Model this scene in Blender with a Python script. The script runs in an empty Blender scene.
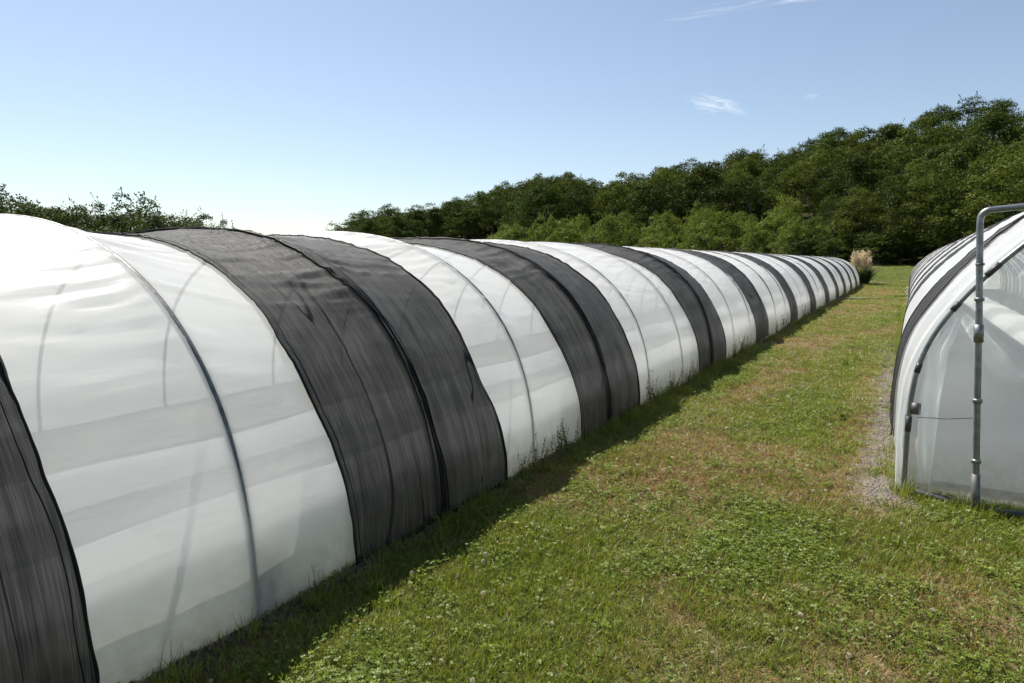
import bpy, bmesh, math, random
import numpy as np
from mathutils import Vector, Matrix

random.seed(7)
rng = np.random.default_rng(7)
scene = bpy.context.scene
COL = scene.collection

# ------------------------------------------------------------------ camera
CAM_H = 1.75
YAW = math.radians(29.746)          # to the left of the tunnels' axis (+Y)
PITCH = math.radians(6.722)
cam_data = bpy.data.cameras.new('camera')
cam_data.sensor_width = 36.0
cam_data.lens = 683.0 / 1024.0 * 36.0
cam_data.clip_start = 0.05
cam_data.clip_end = 6000.0
cam = bpy.data.objects.new('camera', cam_data)
cam.location = (0, 0, CAM_H)
cam.rotation_euler = (math.radians(90) - PITCH, 0, YAW)
COL.objects.link(cam)
scene.camera = cam

# ------------------------------------------------------------------ light
SUN_AZ = math.radians(-66.0)        # from +Y, clockwise seen from above (negative = left)
SUN_EL = math.radians(55.0)
sun_dir = Vector((math.sin(SUN_AZ) * math.cos(SUN_EL), math.cos(SUN_AZ) * math.cos(SUN_EL), math.sin(SUN_EL)))
world = bpy.data.worlds.new('World')
scene.world = world
world.use_nodes = True
wn, wl = world.node_tree.nodes, world.node_tree.links
wn.clear()
w_out = wn.new('ShaderNodeOutputWorld')
w_bg = wn.new('ShaderNodeBackground')
w_bg.inputs['Strength'].default_value = 0.074
w_sky = wn.new('ShaderNodeTexSky')
w_sky.sky_type = 'NISHITA'
w_sky.sun_disc = False
w_sky.sun_elevation = SUN_EL
w_sky.sun_rotation = SUN_AZ
w_sky.air_density = 1.0
w_sky.dust_density = 0.4
w_sky.ozone_density = 1.9
wl.new(w_bg.outputs[0], w_out.inputs[0])

def wmath(op, a, b=None, c=None):
    n = wn.new('ShaderNodeMath'); n.operation = op
    for i, v in enumerate((a, b, c)):
        if v is None: continue
        if isinstance(v, (int, float)): n.inputs[i].default_value = v
        else: wl.new(v, n.inputs[i])
    return n.outputs[0]

def wdot(sock, v):
    n = wn.new('ShaderNodeVectorMath'); n.operation = 'DOT_PRODUCT'
    wl.new(sock, n.inputs[0]); n.inputs[1].default_value = v
    return n.outputs['Value']

w_tc = wn.new('ShaderNodeTexCoord')
w_dir = w_tc.outputs['Generated']
cloud_total = None
# thin fair-weather wisps: (azimuth left of +Y, elevation, half width, half height, roll, strength) in degrees
for (az, el, hw, hh, roll, amt) in ((13.6, 11.95, 2.5, 0.75, -16, 0.6), (9.3, 18.7, 8.0, 0.8, 3, 0.5),
                                    (6.9, 12.0, 0.8, 0.25, 0, 0.25),
                                    (78.0, 21.0, 16.0, 1.6, -5, 0.35)):
    a, e, r = math.radians(-az), math.radians(el), math.radians(roll)
    d = Vector((math.sin(a) * math.cos(e), math.cos(a) * math.cos(e), math.sin(e)))
    right = d.cross(Vector((0, 0, 1))).normalized()
    up = right.cross(d).normalized()
    e1 = right * math.cos(r) + up * math.sin(r)
    e2 = -right * math.sin(r) + up * math.cos(r)
    u = wmath('DIVIDE', wdot(w_dir, e1), math.radians(hw))
    v = wmath('DIVIDE', wdot(w_dir, e2), math.radians(hh))
    f = wmath('GREATER_THAN', wdot(w_dir, d), 0.0)
    q = wmath('SUBTRACT', 1.0, wmath('ADD', wmath('MULTIPLY', u, u), wmath('MULTIPLY', v, v)))
    cmb = wn.new('ShaderNodeCombineXYZ')
    wl.new(wmath('MULTIPLY', u, 1.1), cmb.inputs[0]); wl.new(wmath('MULTIPLY', v, 1.5), cmb.inputs[1])
    cmb.inputs[2].default_value = az
    nz = wn.new('ShaderNodeTexNoise'); nz.inputs['Scale'].default_value = 1.3
    nz.inputs['Detail'].default_value = 4; nz.inputs['Roughness'].default_value = 0.62; nz.inputs['Distortion'].default_value = 0.7
    wl.new(cmb.outputs[0], nz.inputs['Vector'])
    m = wmath('ADD', wmath('MULTIPLY', q, 0.55), wmath('MULTIPLY', wmath('SUBTRACT', nz.outputs[0], 0.52), 3.2))
    mr = wn.new('ShaderNodeMapRange'); mr.interpolation_type = 'SMOOTHSTEP'
    wl.new(m, mr.inputs['Value']); mr.inputs['From Min'].default_value = 0.0; mr.inputs['From Max'].default_value = 1.1
    edge = wn.new('ShaderNodeMapRange'); edge.interpolation_type = 'SMOOTHSTEP'
    wl.new(q, edge.inputs['Value']); edge.inputs['From Min'].default_value = -0.6; edge.inputs['From Max'].default_value = 0.5
    c = wmath('MULTIPLY', wmath('MULTIPLY', mr.outputs[0], edge.outputs[0]), wmath('MULTIPLY', f, amt))
    cloud_total = c if cloud_total is None else wmath('MAXIMUM', cloud_total, c)
w_mix = wn.new('ShaderNodeMixRGB')
wl.new(cloud_total, w_mix.inputs['Fac'])
w_bal = wn.new('ShaderNodeHueSaturation'); w_bal.inputs['Saturation'].default_value = 0.86
wl.new(w_sky.outputs[0], w_bal.inputs['Color'])
wl.new(w_bal.outputs[0], w_mix.inputs['Color1'])
w_mix.inputs['Color2'].default_value = (7.6, 8.0, 8.6, 1)
wl.new(w_mix.outputs[0], w_bg.inputs['Color'])

sun_data = bpy.data.lights.new('sun', 'SUN')
sun_data.energy = 5.0
sun_data.angle = math.radians(0.53)
sun_data.color = (1.0, 0.95, 0.87)
sun = bpy.data.objects.new('sun', sun_data)
sun.rotation_euler = sun_dir.to_track_quat('Z', 'Y').to_euler()
sun.location = (-30, 20, 50)
COL.objects.link(sun)

scene.render.engine = 'CYCLES'
scene.cycles.transparent_max_bounces = 11
scene.cycles.max_bounces = 8
scene.cycles.diffuse_bounces = 4
scene.cycles.glossy_bounces = 2
scene.cycles.transmission_bounces = 4
scene.view_settings.view_transform = 'Standard'
scene.view_settings.look = 'None'
scene.view_settings.gamma = 1.0
scene.view_settings.exposure = 0.82

# ------------------------------------------------------------------ helpers
def tag(o, label=None, cat=None, group=None, kind=None):
    if label: o['label'] = label
    if cat: o['category'] = cat
    if group: o['group'] = group
    if kind: o['kind'] = kind
    return o

def link(name, me, mat=None, parent=None, loc=None):
    o = bpy.data.objects.new(name, me)
    COL.objects.link(o)
    if mat is not None and me is not None and len(me.materials) == 0: me.materials.append(mat)
    if parent: o.parent = parent
    if loc is not None: o.location = loc
    return o

def empty(name, loc=(0, 0, 0), rz=0.0):
    o = bpy.data.objects.new(name, None)
    COL.objects.link(o)
    o.location = loc; o.rotation_euler = (0, 0, rz); o.empty_display_size = 0.3
    return o

def mesh_np(name, V, F, smooth=True, uv=None):
    """V (n,3) float, F (m,k) int with a constant k; uv per vertex (n,2)"""
    V = np.asarray(V, dtype=np.float32); F = np.asarray(F, dtype=np.int32)
    me = bpy.data.meshes.new(name)
    k = F.shape[1]
    me.vertices.add(len(V)); me.vertices.foreach_set('co', V.ravel())
    me.loops.add(F.size); me.loops.foreach_set('vertex_index', F.ravel())
    me.polygons.add(len(F))
    me.polygons.foreach_set('loop_start', np.arange(0, F.size, k, dtype=np.int32))
    if smooth: me.polygons.foreach_set('use_smooth', np.ones(len(F), dtype=bool))
    if uv is not None:
        l = me.uv_layers.new(name='UVMap')
        l.data.foreach_set('uv', np.asarray(uv, dtype=np.float32)[F.ravel()].ravel())
    me.update(calc_edges=True); me.validate()
    return me

def grid_faces(nu, nv):
    i = np.arange(nu - 1)[:, None] * nv + np.arange(nv - 1)[None, :]
    i = i.ravel()
    return np.stack([i, i + nv, i + nv + 1, i + 1], 1)

_perm = np.random.default_rng(99).random((257, 257))
def vnoise(x, y):
    x = np.asarray(x, float); y = np.asarray(y, float)
    xi = np.floor(x).astype(int); yi = np.floor(y).astype(int)
    fx = x - xi; fy = y - yi
    fx = fx * fx * (3 - 2 * fx); fy = fy * fy * (3 - 2 * fy)
    a = _perm[xi % 256, yi % 256]; b = _perm[(xi + 1) % 256, yi % 256]
    c = _perm[xi % 256, (yi + 1) % 256]; d = _perm[(xi + 1) % 256, (yi + 1) % 256]
    return (a * (1 - fx) + b * fx) * (1 - fy) + (c * (1 - fx) + d * fx) * fy

def fbm(x, y, o=4):
    s = 0; a = .5; t = 0
    for i in range(o):
        s = s + a * vnoise(x * 2 ** i + 17.3 * i, y * 2 ** i + 5.1 * i); t += a; a *= .5
    return s / t

def sstep(a, b, x):
    t = np.clip((np.asarray(x, float) - a) / (b - a), 0, 1)
    return t * t * (3 - 2 * t)

def tube_np(path, radius, n=8, cap=True):
    """quads of a tube along a polyline; radius scalar or per point"""
    P = np.asarray(path, float); m = len(P)
    R = np.broadcast_to(np.asarray(radius, float), (m,))
    T = np.gradient(P, axis=0); T /= np.linalg.norm(T, axis=1)[:, None] + 1e-9
    up = np.array([0, 0, 1.0]) if abs(T[0][2]) < .9 else np.array([1.0, 0, 0])
    V = []
    n0 = np.cross(T[0], up); n0 /= np.linalg.norm(n0)
    for i in range(m):
        n0 = n0 - T[i] * (n0 @ T[i]); n0 /= np.linalg.norm(n0)
        b = np.cross(T[i], n0)
        for k in range(n):
            a = 2 * math.pi * k / n
            V.append(P[i] + R[i] * (math.cos(a) * n0 + math.sin(a) * b))
    F = []
    for i in range(m - 1):
        for k in range(n):
            k2 = (k + 1) % n
            F.append((i * n + k, i * n + k2, (i + 1) * n + k2, (i + 1) * n + k))
    if cap:
        c0 = len(V); V.append(P[0]); V.append(P[-1])
        for k in range(0, n, 2):
            F.append((c0, (k + 2) % n, (k + 1) % n, k))
            o = (m - 1) * n
            F.append((c0 + 1, o + k, o + k + 1, o + (k + 2) % n))
    return np.array(V), np.array(F)

def join_np(parts):
    V = []; F = []; o = 0
    for v, f in parts:
        V.append(v); F.append(np.asarray(f) + o); o += len(v)
    return np.concatenate(V), np.concatenate(F)

def box_np(c, s, rz=0.0, jit=0.0):
    x, y, z = (q / 2 for q in s)
    v = np.array([(-x, -y, -z), (x, -y, -z), (x, y, -z), (-x, y, -z), (-x, -y, z), (x, -y, z), (x, y, z), (-x, y, z)], float)
    if jit: v += rng.normal(0, jit, v.shape)
    ca, sa = math.cos(rz), math.sin(rz)
    v = np.stack([v[:, 0] * ca - v[:, 1] * sa, v[:, 0] * sa + v[:, 1] * ca, v[:, 2]], 1) + np.array(c, float)
    return v, np.array([(0, 3, 2, 1), (4, 5, 6, 7), (0, 1, 5, 4), (1, 2, 6, 5), (2, 3, 7, 6), (3, 0, 4, 7)])

# ------------------------------------------------------------------ materials
def new_mat(name):
    m = bpy.data.materials.new(name); m.use_nodes = True
    m.node_tree.nodes.clear()
    return m, m.node_tree.nodes, m.node_tree.links

class NT:
    def __init__(self, name):
        self.m, self.n, self.l = new_mat(name)
        self.out = self.n.new('ShaderNodeOutputMaterial')
    def node(self, t, **kw):
        n = self.n.new(t)
        for k, v in kw.items():
            if k in n.inputs:
                if hasattr(v, 'is_linked') or isinstance(v, bpy.types.NodeSocket): self.l.new(v, n.inputs[k])
                else: n.inputs[k].default_value = v
            else: setattr(n, k, v)
        return n
    def math(self, op, a, b=None, clamp=False):
        n = self.n.new('ShaderNodeMath'); n.operation = op; n.use_clamp = clamp
        for i, v in enumerate((a, b)):
            if v is None: continue
            if isinstance(v, (int, float)): n.inputs[i].default_value = v
            else: self.l.new(v, n.inputs[i])
        return n.outputs[0]
    def noise(self, vec, scale, detail=4, rough=.55, dist=0.0):
        n = self.n.new('ShaderNodeTexNoise')
        if vec is not None: self.l.new(vec, n.inputs['Vector'])
        n.inputs['Scale'].default_value = scale; n.inputs['Detail'].default_value = detail
        n.inputs['Roughness'].default_value = rough; n.inputs['Distortion'].default_value = dist
        return n.outputs[0]
    def mapping(self, vec, scale=(1, 1, 1), rot=(0, 0, 0), loc=(0, 0, 0)):
        n = self.n.new('ShaderNodeMapping'); self.l.new(vec, n.inputs[0])
        n.inputs['Scale'].default_value = scale; n.inputs['Rotation'].default_value = rot; n.inputs['Location'].default_value = loc
        return n.outputs[0]
    def ramp(self, fac, stops, interp='LINEAR'):
        n = self.n.new('ShaderNodeValToRGB'); self.l.new(fac, n.inputs[0])
        n.color_ramp.interpolation = interp
        e = n.color_ramp.elements
        while len(e) < len(stops): e.new(0.5)
        for i, (p, c) in enumerate(stops):
            e[i].position = p
            e[i].color = (c, c, c, 1) if isinstance(c, (int, float)) else (*c, 1)
        return n.outputs[0]
    def mix(self, fac, a, b, mode='MIX'):
        n = self.n.new('ShaderNodeMixRGB'); n.blend_type = mode
        for k, v in (('Fac', fac), ('Color1', a), ('Color2', b)):
            if isinstance(v, (int, float)): n.inputs[k].default_value = v if k == 'Fac' else (v, v, v, 1)
            elif isinstance(v, tuple): n.inputs[k].default_value = (*v, 1)
            else: self.l.new(v, n.inputs[k])
        return n.outputs[0]
    def mixs(self, fac, a, b):
        n = self.n.new('ShaderNodeMixShader')
        if isinstance(fac, (int, float)): n.inputs[0].default_value = fac
        else: self.l.new(fac, n.inputs[0])
        self.l.new(a, n.inputs[1]); self.l.new(b, n.inputs[2])
        return n.outputs[0]
    def bump(self, h, strength, dist):
        n = self.n.new('ShaderNodeBump'); n.inputs['Strength'].default_value = strength; n.inputs['Distance'].default_value = dist
        self.l.new(h, n.inputs['Height'])
        return n.outputs[0]
    def shader(self, t, color=None, normal=None, rough=None):
        n = self.n.new(t)
        if color is not None:
            if isinstance(color, tuple): n.inputs['Color'].default_value = (*color, 1)
            else: self.l.new(color, n.inputs['Color'])
        if rough is not None: n.inputs['Roughness'].default_value = rough
        if normal is not None: self.l.new(normal, n.inputs['Normal'])
        return n.outputs[0]
    def done(self, s):
        self.l.new(s, self.out.inputs[0]); return self.m
    @property
    def uv(self): return self.n.new('ShaderNodeTexCoord').outputs['UV']
    @property
    def obj(self): return self.n.new('ShaderNodeTexCoord').outputs['Object']
    @property
    def pos(self): return self.n.new('ShaderNodeNewGeometry').outputs['Position']
    @property
    def orand(self): return self.n.new('ShaderNodeObjectInfo').outputs['Random']
    @property
    def irand(self): return self.n.new('ShaderNodeNewGeometry').outputs['Random Per Island']

def mat_film(name, clear=0.30, tint=(0.86, 0.88, 0.88), dirt=1.0):
    t = NT(name)
    uv = t.uv                                  # u: metres along the tunnel, v: metres round the arch
    pos = t.pos
    sep = t.node('ShaderNodeSeparateXYZ'); t.l.new(pos, sep.inputs[0])
    cloudy = t.noise(t.mapping(uv, (0.9, 1.4, 1)), 1.6, 3, .6)
    crease = t.noise(t.mapping(uv, (0.8, 4.2, 1), (0, 0, 0.12)), 2.0, 3, .5, .8)
    nrm = t.bump(crease, 0.09, 0.05)
    # rain-splashed soil and algae in the lowest half metre, streaky drops higher up
    low = t.node('ShaderNodeMapRange', interpolation_type='SMOOTHSTEP'); t.l.new(sep.outputs[2], low.inputs['Value'])
    low.inputs['From Min'].default_value = 0.55; low.inputs['From Max'].default_value = 0.0
    splash = t.noise(pos, 9, 3, .7)
    dz = t.math('MULTIPLY', t.math('MULTIPLY', low.outputs[0], t.ramp(splash, [(.25, .15), (.7, 1.0)])), .62 * dirt)
    col = t.mix(t.math('MULTIPLY', t.ramp(cloudy, [(.4, 0.0), (.75, 1.0)]), .16 * dirt), tint, (0.66, 0.69, 0.66))
    col = t.mix(dz, col, (0.42, 0.42, 0.31))
    dif = t.shader('ShaderNodeBsdfDiffuse', col, nrm)
    trl = t.shader('ShaderNodeBsdfTranslucent', col, nrm)
    body = t.mixs(0.68, dif, trl)
    tr = t.shader('ShaderNodeBsdfTransparent', t.mix(dz, (0.93, 0.95, 0.95), (0.62, 0.62, 0.5)))
    clr = clear
    s = t.mixs(clr, body, tr)
    gl = t.node('ShaderNodeBsdfGlossy', Roughness=0.30); gl.inputs['Color'].default_value = (1, 1, 1, 1); t.l.new(nrm, gl.inputs['Normal'])
    lw = t.node('ShaderNodeLayerWeight', Blend=.5); t.l.new(nrm, lw.inputs['Normal'])
    fr = t.math('ADD', .035, t.math('MULTIPLY', t.math('POWER', lw.outputs['Facing'], 4.5), .28))
    return t.done(t.mixs(fr, s, gl.outputs[0]))

def mat_net(name, dense=1.0):
    t = NT(name)
    uv = t.uv
    st = t.noise(t.mapping(uv, (150, 3.0, 1)), 1.0, 2, .6, .25)        # drawn threads running round the arch
    st2 = t.noise(t.mapping(uv, (14, .7, 1)), 1.0, 2, .6, .5)
    weave = t.node('ShaderNodeTexWave', Scale=55.0, Distortion=0.6, Detail=1.0); weave.bands_direction = 'Y'
    t.l.new(uv, weave.inputs['Vector'])
    blot = t.noise(uv, 2.6, 2, .65)
    op = t.math('ADD', t.ramp(st, [(.3, .82), (.65, .92)]), t.math('MULTIPLY', t.math('SUBTRACT', st2, .5), .20))
    op = t.math('ADD', op, t.math('MULTIPLY', t.math('SUBTRACT', blot, .5), .18))
    op = t.math('ADD', op, t.math('MULTIPLY', t.math('SUBTRACT', weave.outputs[1], .5), .10))
    ln = t.noise(t.mapping(uv, (5, .30, 1), (0, 0, .05)), 1.0, 0, .5, .2)
    op = t.math('ADD', op, t.ramp(t.math('ABSOLUTE', t.math('SUBTRACT', ln, .5)), [(.0, .25), (.006, .0)]))
    op = t.math('MULTIPLY', op, dense, clamp=True)
    nrm = t.bump(t.math('ADD', st, st2), .7, .02)
    col = t.mix(t.ramp(st2, [(.35, 0.0), (.7, 1.0)]), (0.007, 0.007, 0.0075), (0.017, 0.017, 0.018))
    pr = t.node('ShaderNodeBsdfPrincipled', Roughness=0.55); t.l.new(col, pr.inputs['Base Color']); t.l.new(nrm, pr.inputs['Normal'])
    pr.inputs['Specular IOR Level'].default_value = 0.22
    trl = t.shader('ShaderNodeBsdfTranslucent', (0.03, 0.03, 0.032), nrm)
    body = t.mixs(.12, pr.outputs[0], trl)
    tr = t.shader('ShaderNodeBsdfTransparent', (1, 1, 1))
    return t.done(t.mixs(op, tr, body))

def mat_metal(name, col=(.42, .43, .43), rough=.42, metal=.85):
    t = NT(name)
    p = t.obj
    n1 = t.noise(p, 14, 5, .65); n2 = t.noise(p, 70, 3, .6)
    c = t.mix(t.ramp(n1, [(.35, 0.), (.7, 1.)]), col, tuple(x * .55 for x in col))
    c = t.mix(t.ramp(n2, [(.62, 0.), (.72, .5)]), c, (.16, .11, .07))
    pr = t.node('ShaderNodeBsdfPrincipled', Metallic=metal)
    t.l.new(c, pr.inputs['Base Color']); t.l.new(t.ramp(n1, [(.3, rough - .1), (.7, rough + .2)]), pr.inputs['Roughness'])
    t.l.new(t.bump(n2, .15, .003), pr.inputs['Normal'])
    return t.done(pr.outputs[0])

def mat_plain(name, c1, c2, scale=8, rough=.8, bump=.3, dist=.01):
    t = NT(name)
    n = t.noise(t.obj, scale, 5, .62)
    pr = t.node('ShaderNodeBsdfPrincipled', Roughness=rough)
    t.l.new(t.mix(t.ramp(n, [(.3, 0.), (.7, 1.)]), c1, c2), pr.inputs['Base Color'])
    t.l.new(t.bump(n, bump, dist), pr.inputs['Normal'])
    return t.done(pr.outputs[0])

def mat_leaf(name, c1, c2, c3=None, trans=.35, gloss=.10, transcol=None, objvar=.55, vary=.44):
    t = NT(name)
    r = t.irand; o = t.orand
    col = t.mix(r, c1, c2)
    if c3: col = t.mix(t.math('MULTIPLY', t.ramp(o, [(.35, 0.), (1., 1.)]), objvar), col, c3)
    v = t.math('ADD', 1 - vary / 2, t.math('MULTIPLY', t.math('FRACT', t.math('MULTIPLY', o, 7.3)), vary))
    hsv = t.node('ShaderNodeHueSaturation'); t.l.new(col, hsv.inputs['Color']); t.l.new(v, hsv.inputs['Value'])
    col = hsv.outputs[0]
    dif = t.shader('ShaderNodeBsdfDiffuse', col)
    tc = t.mix(.5, col, transcol or (c2[0] * 1.5, c2[1] * 1.5, c2[2]))
    trl = t.shader('ShaderNodeBsdfTranslucent', tc)
    s = t.mixs(trans, dif, trl)
    if gloss:
        g = t.shader('ShaderNodeBsdfGlossy', (1, 1, 1), rough=.45)
        lw = t.node('ShaderNodeLayerWeight', Blend=.5)
        s = t.mixs(t.math('MULTIPLY', t.math('ADD', .25, t.math('POWER', lw.outputs['Facing'], 4.0)), gloss), s, g)
    return t.done(s)

M = {}
M['film'] = mat_film('polythene_film', 0.14, (.925, .93, .92))
M['film_end'] = mat_film('polythene_end_film', 0.55, (.76, .80, .82), 1.3)
M['film_fold'] = mat_film('polythene_double_film', 0.10, (.86, .87, .86), .6)
M['added_dark_strip'] = mat_film('added_dark_film', 0.28, (.22, .25, .25), 1.4)  # dark tint for the added strip that dims the cover film's foot
M['net'] = mat_net('black_shade_net')
M['hem'] = mat_net('black_net_gathered_hem', 1.55)
M['galv'] = mat_metal('galvanised_steel', (.30, .31, .31), .38)
M['dull'] = mat_metal('weathered_steel', (.20, .20, .19), .55, .7)
M['clip'] = mat_plain('black_plastic_clip', (.02, .02, .02), (.06, .06, .055), 30, .5, .1)
M['wood'] = mat_plain('weathered_wood', (.34, .31, .27), (.20, .18, .15), 12, .85, .4)
M['bark'] = mat_plain('bark', (.075, .06, .045), (.13, .11, .09), 6, .9, .8, .05)
M['soil'] = mat_plain('tunnel_soil', (.085, .06, .038), (.15, .11, .07), 30, .95, .8, .04)
M['mulch'] = mat_plain('pale_mulch_film', (.74, .73, .69), (.84, .83, .79), 4, .6, .4, .02)
M['dark_mat'] = mat_plain('dark_weed_mat', (.035, .04, .045), (.07, .075, .08), 9, .8, .3)
M['stone'] = mat_plain('gravel_stone', (.13, .12, .115), (.29, .27, .255), 40, .9, .4)
M['drum'] = mat_plain('green_drum_plastic', (.03, .05, .03), (.05, .075, .045), 6, .5, .1)
M['cap'] = mat_plain('pale_cap_plastic', (.62, .63, .60), (.72, .72, .69), 6, .5, .1)
M['red'] = mat_plain('red_plastic', (.45, .08, .05), (.55, .14, .09), 6, .5, .1)

# ------------------------------------------------------------------ terrain
def px_az(px): return YAW - math.atan((px - 512) / 687.6)          # azimuth left of +Y
SKY = [(300, 250), (330, 236), (365, 217), (440, 208), (480, 200), (520, 181), (575, 179), (600, 186), (640, 178), (690, 165), (740, 152),
       (785, 150), (830, 135), (880, 125), (930, 108), (975, 97), (1024, 99), (1100, 92), (1300, 90), (1700, 120)]
_az = np.array([px_az(p) for p, y in SKY]); _tn = np.array([(261 - y) / math.hypot(687.6, p - 512) for p, y in SKY])
_rr = np.array([np.interp(p, [300, 520, 800, 1000, 1700], [235, 215, 190, 172, 150]) for p, y in SKY])
_o = np.argsort(_az); _az, _tn, _rr = _az[_o], _tn[_o], _rr[_o]
R0 = 84.0
TREE_TOP = 10.6
def terrain(x, y):
    x = np.asarray(x, float); y = np.asarray(y, float)
    r = np.hypot(x, y); az = np.arctan2(-x, y)
    tn = np.interp(az, _az, _tn); rr = np.interp(az, _az, _rr)
    side = sstep(math.radians(58), math.radians(43), az) * sstep(math.radians(-110), math.radians(-60), az)
    ridge = np.maximum(CAM_H + rr * tn - TREE_TOP, 1.6)
    t = np.clip((r - R0) / (rr - R0), 0, 1)
    g = t * (.55 + .45 * t) * (1 - .0 * t)
    h = 1.45 * sstep(46, 86, r) + (ridge - 1.45) * g
    h = h * (1 - .35 * sstep(230, 420, r)) * side
    h = h * sstep(-10, 40, y + .4 * np.abs(x))
    h = h + (fbm(x * .05, y * .05) - .5) * 2.0 * sstep(80, 140, r)
    near = (fbm(x * 1.3 + 40, y * 1.3 + 9) - .5) * .05 + (fbm(x * .35 + 7, y * .35) - .5) * .05
    h = h + near * sstep(90, 20, r)
    # a low edge along the left tunnel's foot, and a slightly sunk worn track
    h = h + .03 * np.exp(-((x + 2.62) / .14) ** 2) * (np.abs(y) < 60)
    return h

def dryness(x, y):
    n = fbm(x * .55 + 3.1, y * .40 + 8.7, 4)
    d = sstep(.52, .73, n) * .9
    for cx, cy, sx, sy, a in ((-1.65, 10.5, .45, 3.0, .8), (-1.85, 6.3, .35, .9, .6), (-1.2, 6.8, .5, .7, .4), (-1.35, 5.6, .6, 1.0, .35), (-1.3, 17.0, .6, 4.5, .6), (-1.0, 27, .7, 5, .55),
                              (-.9, 42.0, .7, 7.0, .8), (.75, 4.0, .55, .5, .55), (-.35, 9.0, .25, 5.0, .6), (-1.9, 24.0, .3, 6.0, .6),
                              (.9, 3.1, .4, .3, .35)):
        d = d + 1.35 * a * np.exp(-((x - cx) / sx) ** 2 - ((y - cy) / sy) ** 2) * (.5 + vnoise(x * 3, y * 3))
    d = d + .55 * np.exp(-((x + 2.5) / .22) ** 2)
    return np.clip(d, 0, 1)

def gravelness(x, y):
    n = fbm(x * 2.2, y * 1.1 + 30, 3)
    return np.clip(sstep(-.38, -.14, x) * sstep(.35, .1, x) * sstep(5.1, 5.7, y) * sstep(19, 11, y) * sstep(.24, .50, n + .08), 0, 1)

def axis(parts): return np.unique(np.round(np.concatenate([np.atleast_1d(p) for p in parts]), 4))
gx = axis([[-2500, -1500, -900, -600, -430], np.arange(-330, -9, 7), np.arange(-8, -3, .8), np.arange(-3, 4.6, .12), np.arange(5, 13, 1), np.arange(15, 330, 7), [430, 600, 900, 1500, 2500]])
gy = axis([[-2500, -1500, -900, -500, -300, -200, -120], np.arange(-80, -3, 6), np.arange(-3, 14, .12), np.arange(14, 60, .5), np.arange(62, 330, 7), [430, 600, 900, 1500, 2500]])
GX, GY = np.meshgrid(gx, gy, indexing='ij')
GZ = terrain(GX, GY)
me = mesh_np('ground', np.stack([GX.ravel(), GY.ravel(), GZ.ravel()], 1), grid_faces(len(gx), len(gy)))
at = me.attributes.new('dry', 'FLOAT', 'POINT'); at.data.foreach_set('value', dryness(GX.ravel(), GY.ravel()).astype(np.float32))
at = me.attributes.new('gravel', 'FLOAT', 'POINT'); at.data.foreach_set('value', gravelness(GX.ravel(), GY.ravel()).astype(np.float32))
rad_ = np.hypot(GX, GY); azg = np.arctan2(-GX, GY)
wood = sstep(78, 88, rad_) * sstep(math.radians(50), math.radians(46), azg) * sstep(math.radians(-40), math.radians(-25), azg) * (GY > 0)
inside = ((GX > -7.6) & (GX < -2.62) & (GY > -8) & (GY < 52.3)) | ((GX > .12) & (GX < 4.75) & (GY > 5.9) & (GY < 52))
at = me.attributes.new('soil', 'FLOAT', 'POINT'); at.data.foreach_set('value', inside.ravel().astype(np.float32))
at = me.attributes.new('wood', 'FLOAT', 'POINT'); at.data.foreach_set('value', wood.ravel().astype(np.float32))
t = NT('meadow_ground')
P = t.pos
dry = t.node('ShaderNodeAttribute', attribute_name='dry').outputs['Fac']
grv = t.node('ShaderNodeAttribute', attribute_name='gravel').outputs['Fac']
soi = t.node('ShaderNodeAttribute', attribute_name='soil').outputs['Fac']
n1 = t.noise(P, 2.2, 7, .68); n2 = t.noise(P, 38, 4, .7); n3 = t.noise(P, .07, 5, .6)
g = t.mix(t.ramp(n1, [(.3, 0.), (.7, 1.)]), (.045, .068, .012), (.090, .115, .020))
g = t.mix(t.ramp(n3, [(.4, 0.), (.65, .5)]), g, (.13, .125, .04))
d = t.mix(t.ramp(n2, [(.3, 0.), (.7, 1.)]), (.16, .115, .060), (.25, .19, .105))
c = t.mix(t.math('MULTIPLY', dry, t.ramp(n1, [(.25, .55), (.6, 1.)])), g, d)
c = t.mix(grv, c, t.mix(n2, (.16, .135, .105), (.27, .235, .195)))
c = t.mix(soi, c, t.mix(t.ramp(n1, [(.3, 0.), (.7, 1.)]), (.27, .235, .17), (.40, .35, .26)))
c = t.mix(t.node('ShaderNodeAttribute', attribute_name='wood').outputs['Fac'], c, t.mix(n1, (.035, .035, .014), (.06, .055, .022)))
c = t.mix(t.ramp(n2, [(.35, .45), (.6, 0.)]), c, (.03, .028, .015))
pr = t.node('ShaderNodeBsdfPrincipled', Roughness=.95); t.l.new(c, pr.inputs['Base Color'])
pr.inputs['Specular IOR Level'].default_value = .1
t.l.new(t.bump(t.math('ADD', n2, t.math('MULTIPLY', n1, 1.5)), .8, .03), pr.inputs['Normal'])
tag(link('ground', me, t.done(pr.outputs[0])), 'mown grass meadow with dry worn patches running up to the wooded hill', 'meadow', kind='structure')

def gz(x, y): return float(terrain(np.array([x]), np.array([y]))[0])

# ------------------------------------------------------------------ polytunnels
class Profile:
    def __init__(self, pts, n=161):
        P = np.asarray(pts, float)
        L = np.concatenate([[0], np.cumsum(np.linalg.norm(np.diff(P, axis=0), axis=1))])
        s = np.linspace(0, L[-1], n)
        self.P = np.stack([np.interp(s, L, P[:, 0]), np.interp(s, L, P[:, 1])], 1)
        T = np.gradient(self.P, axis=0); T /= np.linalg.norm(T, axis=1)[:, None]
        self.N = np.stack([T[:, 1], -T[:, 0]], 1)        # outward when running from the right foot over the top to the left foot
        self.s = s; self.L = L[-1]; self.n = n
        self.top = np.clip(self.P[:, 1] / self.P[:, 1].max(), 0, 1)

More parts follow.
